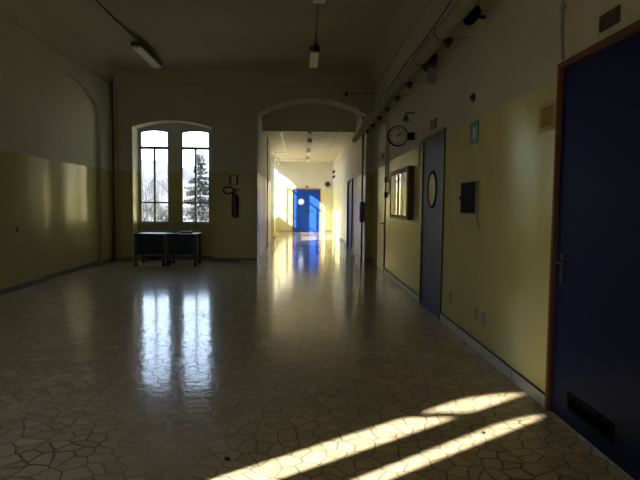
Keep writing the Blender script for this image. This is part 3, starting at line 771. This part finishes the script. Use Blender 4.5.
# far end fittings
t = thing('exit_lamp', 'small dark lamp above the blue double door', 'lamp', (.22, YE, 2.08))
MB().box(.15, .29, YE - .06, YE - .001, 2.05, 2.12).build('housing', M_dark, t, bevel=.004)
MB().box(.155, .285, YE - .055, YE - .005, 2.04, 2.05).build('diffuser', M_diff, t)
t = thing('round_speaker', 'round grey loudspeaker on the corridor end wall', 'speaker', (1.19, YE, 2.23))
MB().lathe((1.17, YE - .001, 2.22), (0, -1, 0), [(0, .145), (.05, .145), (.07, .125), (.07, .11)], 32).build('shell', M_greyp, t)
MB().lathe((1.17, YE - .068, 2.22), (0, -1, 0), [(0, .11), (.012, .06), (.015, .02)], 32).build('cone', M_dark, t)
for z, lab in ((2.74, 'small dark wall lamp high in the corridor, upper of two'), (2.53, 'small dark wall lamp high in the corridor, lower of two')):
    t = thing('wall_lamp', lab, 'lamp', (CR, 23.5, z), 'small lamps on the corridor wall')
    MB().box(CR - .03, CR - .001, 23.46, 23.54, z - .05, z + .05).build('base', M_dark, t)
    MB().lathe((CR - .03, 23.5, z - .03), (-.5, -.4, -.3), [(0, .02), (.02, .045), (.08, .055), (.085, .04)], 14).build('shade', M_dark, t)

# scraps on the floor
def scrap(x, y, r, lab):
    b = MB(); n = 7
    P = [(x + r * (0.6 + .5 * random.random()) * math.cos(2 * PI * k / n), y + r * (0.6 + .5 * random.random()) * math.sin(2 * PI * k / n)) for k in range(n)]
    vs = [b.bm.verts.new((a, c, .002 + .010 * random.random())) for a, c in P]; ws = [b.bm.verts.new((a, c, 0)) for a, c in P]
    top = b.bm.verts.new((x, y, .014))
    for k in range(n):
        b.bm.faces.new((vs[k], vs[(k + 1) % n], top)); b.bm.faces.new((ws[k], ws[(k + 1) % n], vs[(k + 1) % n], vs[k]))
    b.bm.faces.new(ws[::-1])
    tag(b.build('leaf_scrap', M_scrap), lab, 'scrap', 'scraps on the floor')
scrap(-.37, 2.68, .022, 'dark scrap on the floor left of the long sunlit streak')
scrap(1.05, 2.98, .016, 'dark scrap lying inside the narrow sunlit streak')

# ------------------------------------------------------------------ outside
M_ground = mat('frosted_ground', (0.12, 0.115, 0.10, 1), 0.95, var=0.3, scale=.6)
M_bark = mat('grey_bark', (0.04, 0.037, 0.035, 1), 0.9, var=0.2)
M_needle = mat('frosted_needles', (0.09, 0.10, 0.096, 1), 0.8, var=0.3, scale=3)
M_twig = mat('pale_twigs', (0.075, 0.073, 0.072, 1), 0.9, var=0.2)
b = MB(); b.box(-90, 60, -60, 120, -.8, -.5)
tag(b.build('ground', M_ground), 'frosted grass outside the windows', 'ground', kind='structure')

def conifer(x, y, h, rad, lab, seed):
    rn = random.Random(seed)
    t = thing('conifer', lab, 'tree', (x, y, -.5))
    MB().tube([(x, y, -.5), (x, y, -.5 + h)], .10, 8, .01).build('trunk', M_bark, t)
    b = MB(); L = int(h / .24)
    for i in range(L):
        z = -.5 + .35 + (h - .4) * (i + rn.uniform(-.4, .4)) / L
        f = 1 - i / L
        n = 8 if f > .3 else 5
        for k in range(n):
            a = 2 * PI * (k + rn.random()) / n; r = rad * f * (.65 + .5 * rn.random()) + .06
            d = Vector((math.cos(a), math.sin(a), 0)); sd = Vector((-d.y, d.x, 0))
            base = Vector((x, y, z + rn.uniform(-.10, .10))); droop = -.18 * r + .12 * r
            m = 5
            for q in range(1, m + 1):
                p = base + d * r * q / m + Vector((0, 0, -.22 * r * (q / m) + .12 * r * (q / m) ** 2))
                w = .10 + .14 * r * (1 - q / m * .7)
                for s in (-1, 1):
                    tip = p + sd * s * w + d * w * .5 + Vector((0, 0, -rn.uniform(.04, .24)))
                    v = [b.bm.verts.new(c) for c in (p, p + d * .09 + Vector((0, 0, .03)), tip, p - d * .07 - Vector((0, 0, .10)))]
                    b.bm.faces.new(v)
            b.tube([base, base + d * r * .5 + Vector((0, 0, -.08 * r)), base + d * r + Vector((0, 0, -.10 * r))], .014, 4, .004)
    b.build('foliage', M_needle, t, smooth=False)
def bare(name, x, y, h, lab, seed, m, multi=1, spread=.5, group=None):
    rn = random.Random(seed)
    t = thing(name, lab, 'tree' if name == 'bare_tree' else 'shrub', (x, y, -.5), group)
    b = MB()
    def grow(p, d, ln, r, lev):
        q = p + d * ln * .5 + Vector((rn.uniform(-1, 1), rn.uniform(-1, 1), 0)) * ln * .05
        e = p + d * ln
        b.tube([p, q, e], r, 5 if lev < 2 else 3, r * .6)
        if lev >= 4: return
        for k in range(3 if lev else 4):
            nd = (d + Vector((rn.uniform(-1, 1), rn.uniform(-1, 1), rn.uniform(-.2, .6))) * spread).normalized()
            s = p + (e - p) * rn.uniform(.45, 1)
            grow(s, nd, ln * rn.uniform(.55, .8), r * .55, lev + 1)
    for k in range(multi):
        d = Vector((rn.uniform(-.5, .5), rn.uniform(-.5, .5), 1)).normalized() if multi > 1 else Vector((.03, 0, 1))
        grow(Vector((x + rn.uniform(-.5, .5) * (multi > 1), y, -.5)), d, h * .36, .02 + h * .008, 1 if multi > 1 else 0)
    b.build('branches', m, t)
conifer(-5.6, 30, 4.7, 1.5, 'tall frosted conifer seen through the right casement', 3)
bare('bare_tree', -8.3, 32, 4.4, 'pale leafless tree seen through the left casement', 5, M_twig, 1, .6)
bare('bare_tree', -10.4, 38, 4.2, 'leafless tree farthest out beyond the left casement', 8, M_twig, 1, .6)
bare('bare_tree', -13.2, 46, 6.0, 'faint leafless tree far behind the left casement', 11, M_twig, 1, .6)
bare('bare_tree', -12.0, 52, 6.2, 'faint leafless tree far off in line with the window pier', 12, M_twig, 1, .6)
bare('bare_tree', -9.6, 48, 5.6, 'faint leafless tree far off beside the frosted conifer', 13, M_twig, 1, .6)
M_hill = mat('hazy_woodland', (0.12, 0.115, 0.12, 1), 0.95, var=0.35, scale=.35)
b = MB(); rn = random.Random(4); rows = []
for j in range(14):
    yy = 62 + j * 6; row = []
    for i in range(60):
        q = min(1, j / 8); hgt = -.6 + 9.0 * (q * q * (3 - 2 * q)) + (rn.uniform(-.9, .9) if j > 2 else 0) + 1.2 * math.sin(i * .5) * q
        row.append(b.bm.verts.new((-90 + i * 2.0, yy, hgt)))
    rows.append(row)
for A_, B_ in zip(rows, rows[1:]):
    for i in range(59): b.bm.faces.new((A_[i], A_[i + 1], B_[i + 1], B_[i]))
tag(b.build('hill', M_hill), 'hazy wooded hillside far beyond the end window', 'hill', kind='structure')
gs = 'bare bushes outside the end window'
for i, (x, y, h, lab) in enumerate(((-7.9, 27, 3.2, 'twiggy bush low behind the left casement, near its middle bar'), (-6.2, 25, 2.4, 'twiggy bush behind the window pier'),
        (-5.9, 33, 3.0, 'twiggy bush behind the frosted conifer'), (-3.9, 26, 2.4, 'twiggy bush beside the edge of the right casement'), (-10.0, 31, 3.4, 'twiggy bush beside the edge of the left casement'))):
    bare('bare_bush', x, y, h, lab, 20 + i, M_twig, 12, .7, gs)

# ------------------------------------------------------------------ light
SUN_EL = math.radians(29.3)
dh = Vector((.823, .568, 0))
sd = Vector((dh.x * math.cos(SUN_EL), dh.y * math.cos(SUN_EL), -math.sin(SUN_EL)))
sun = bpy.data.lights.new('sun', 'SUN'); sun.energy = 33; sun.color = (1, .90, .72); sun.angle = math.radians(.8)
so = bpy.data.objects.new('sun', sun); COL.objects.link(so); so.rotation_euler = sd.to_track_quat('-Z', 'Y').to_euler(); so.location = (-20, -14, 12)

w = bpy.data.worlds.new('winter_sky'); S.world = w; w.use_nodes = True
N = w.node_tree.nodes; L = w.node_tree.links; N.clear()
out = N.new('ShaderNodeOutputWorld'); bg = N.new('ShaderNodeBackground')
tc = N.new('ShaderNodeTexCoord'); sx = N.new('ShaderNodeSeparateXYZ'); L.new(tc.outputs['Generated'], sx.inputs[0])
rp = N.new('ShaderNodeValToRGB'); e = rp.color_ramp.elements
e[0].position = 0.0; e[0].color = (0.62, 0.78, 1.0, 1); e[1].position = 0.8; e[1].color = (.50, .66, 1.0, 1)
L.new(sx.outputs['Z'], rp.inputs[0]); L.new(rp.outputs[0], bg.inputs['Color'])
bg.inputs['Strength'].default_value = 7.2
L.new(bg.outputs[0], out.inputs[0])

# ------------------------------------------------------------------ camera
cam = bpy.data.cameras.new('camera'); co = bpy.data.objects.new('camera', cam); COL.objects.link(co)
cam.sensor_width = 36; cam.lens = 36 * 540 / 640; cam.clip_start = .05; cam.clip_end = 500
f = 540.0
y = Vector(((302 - 320) / f, (204 - 240) / f, 1)).normalized()      # corridor direction seen by the lens
d = Vector((-.008, 1, 0)); d = (d - y * d.dot(y)).normalized()
z = -d; x = d.cross(y)
if x.x < 0: x = -x
right = Vector((x.x, y.x, z.x)); down = Vector((x.y, y.y, z.y)); fwd = Vector((x.z, y.z, z.z))
R = Matrix((right, -down, -fwd)).transposed().to_4x4()
R.translation = Vector((0, 0, 1.3))
co.matrix_world = R
S.camera = co

S.view_settings.view_transform = 'Standard'; S.view_settings.look = 'None'
S.view_settings.exposure = 0; S.view_settings.gamma = 1; S.view_settings.use_curve_mapping = False
c = S.cycles
c.max_bounces = 12; c.diffuse_bounces = 6; c.glossy_bounces = 6; c.transparent_max_bounces = 24
c.use_denoising = True; c.caustics_reflective = True; c.sample_clamp_indirect = 8; c.use_adaptive_sampling = False
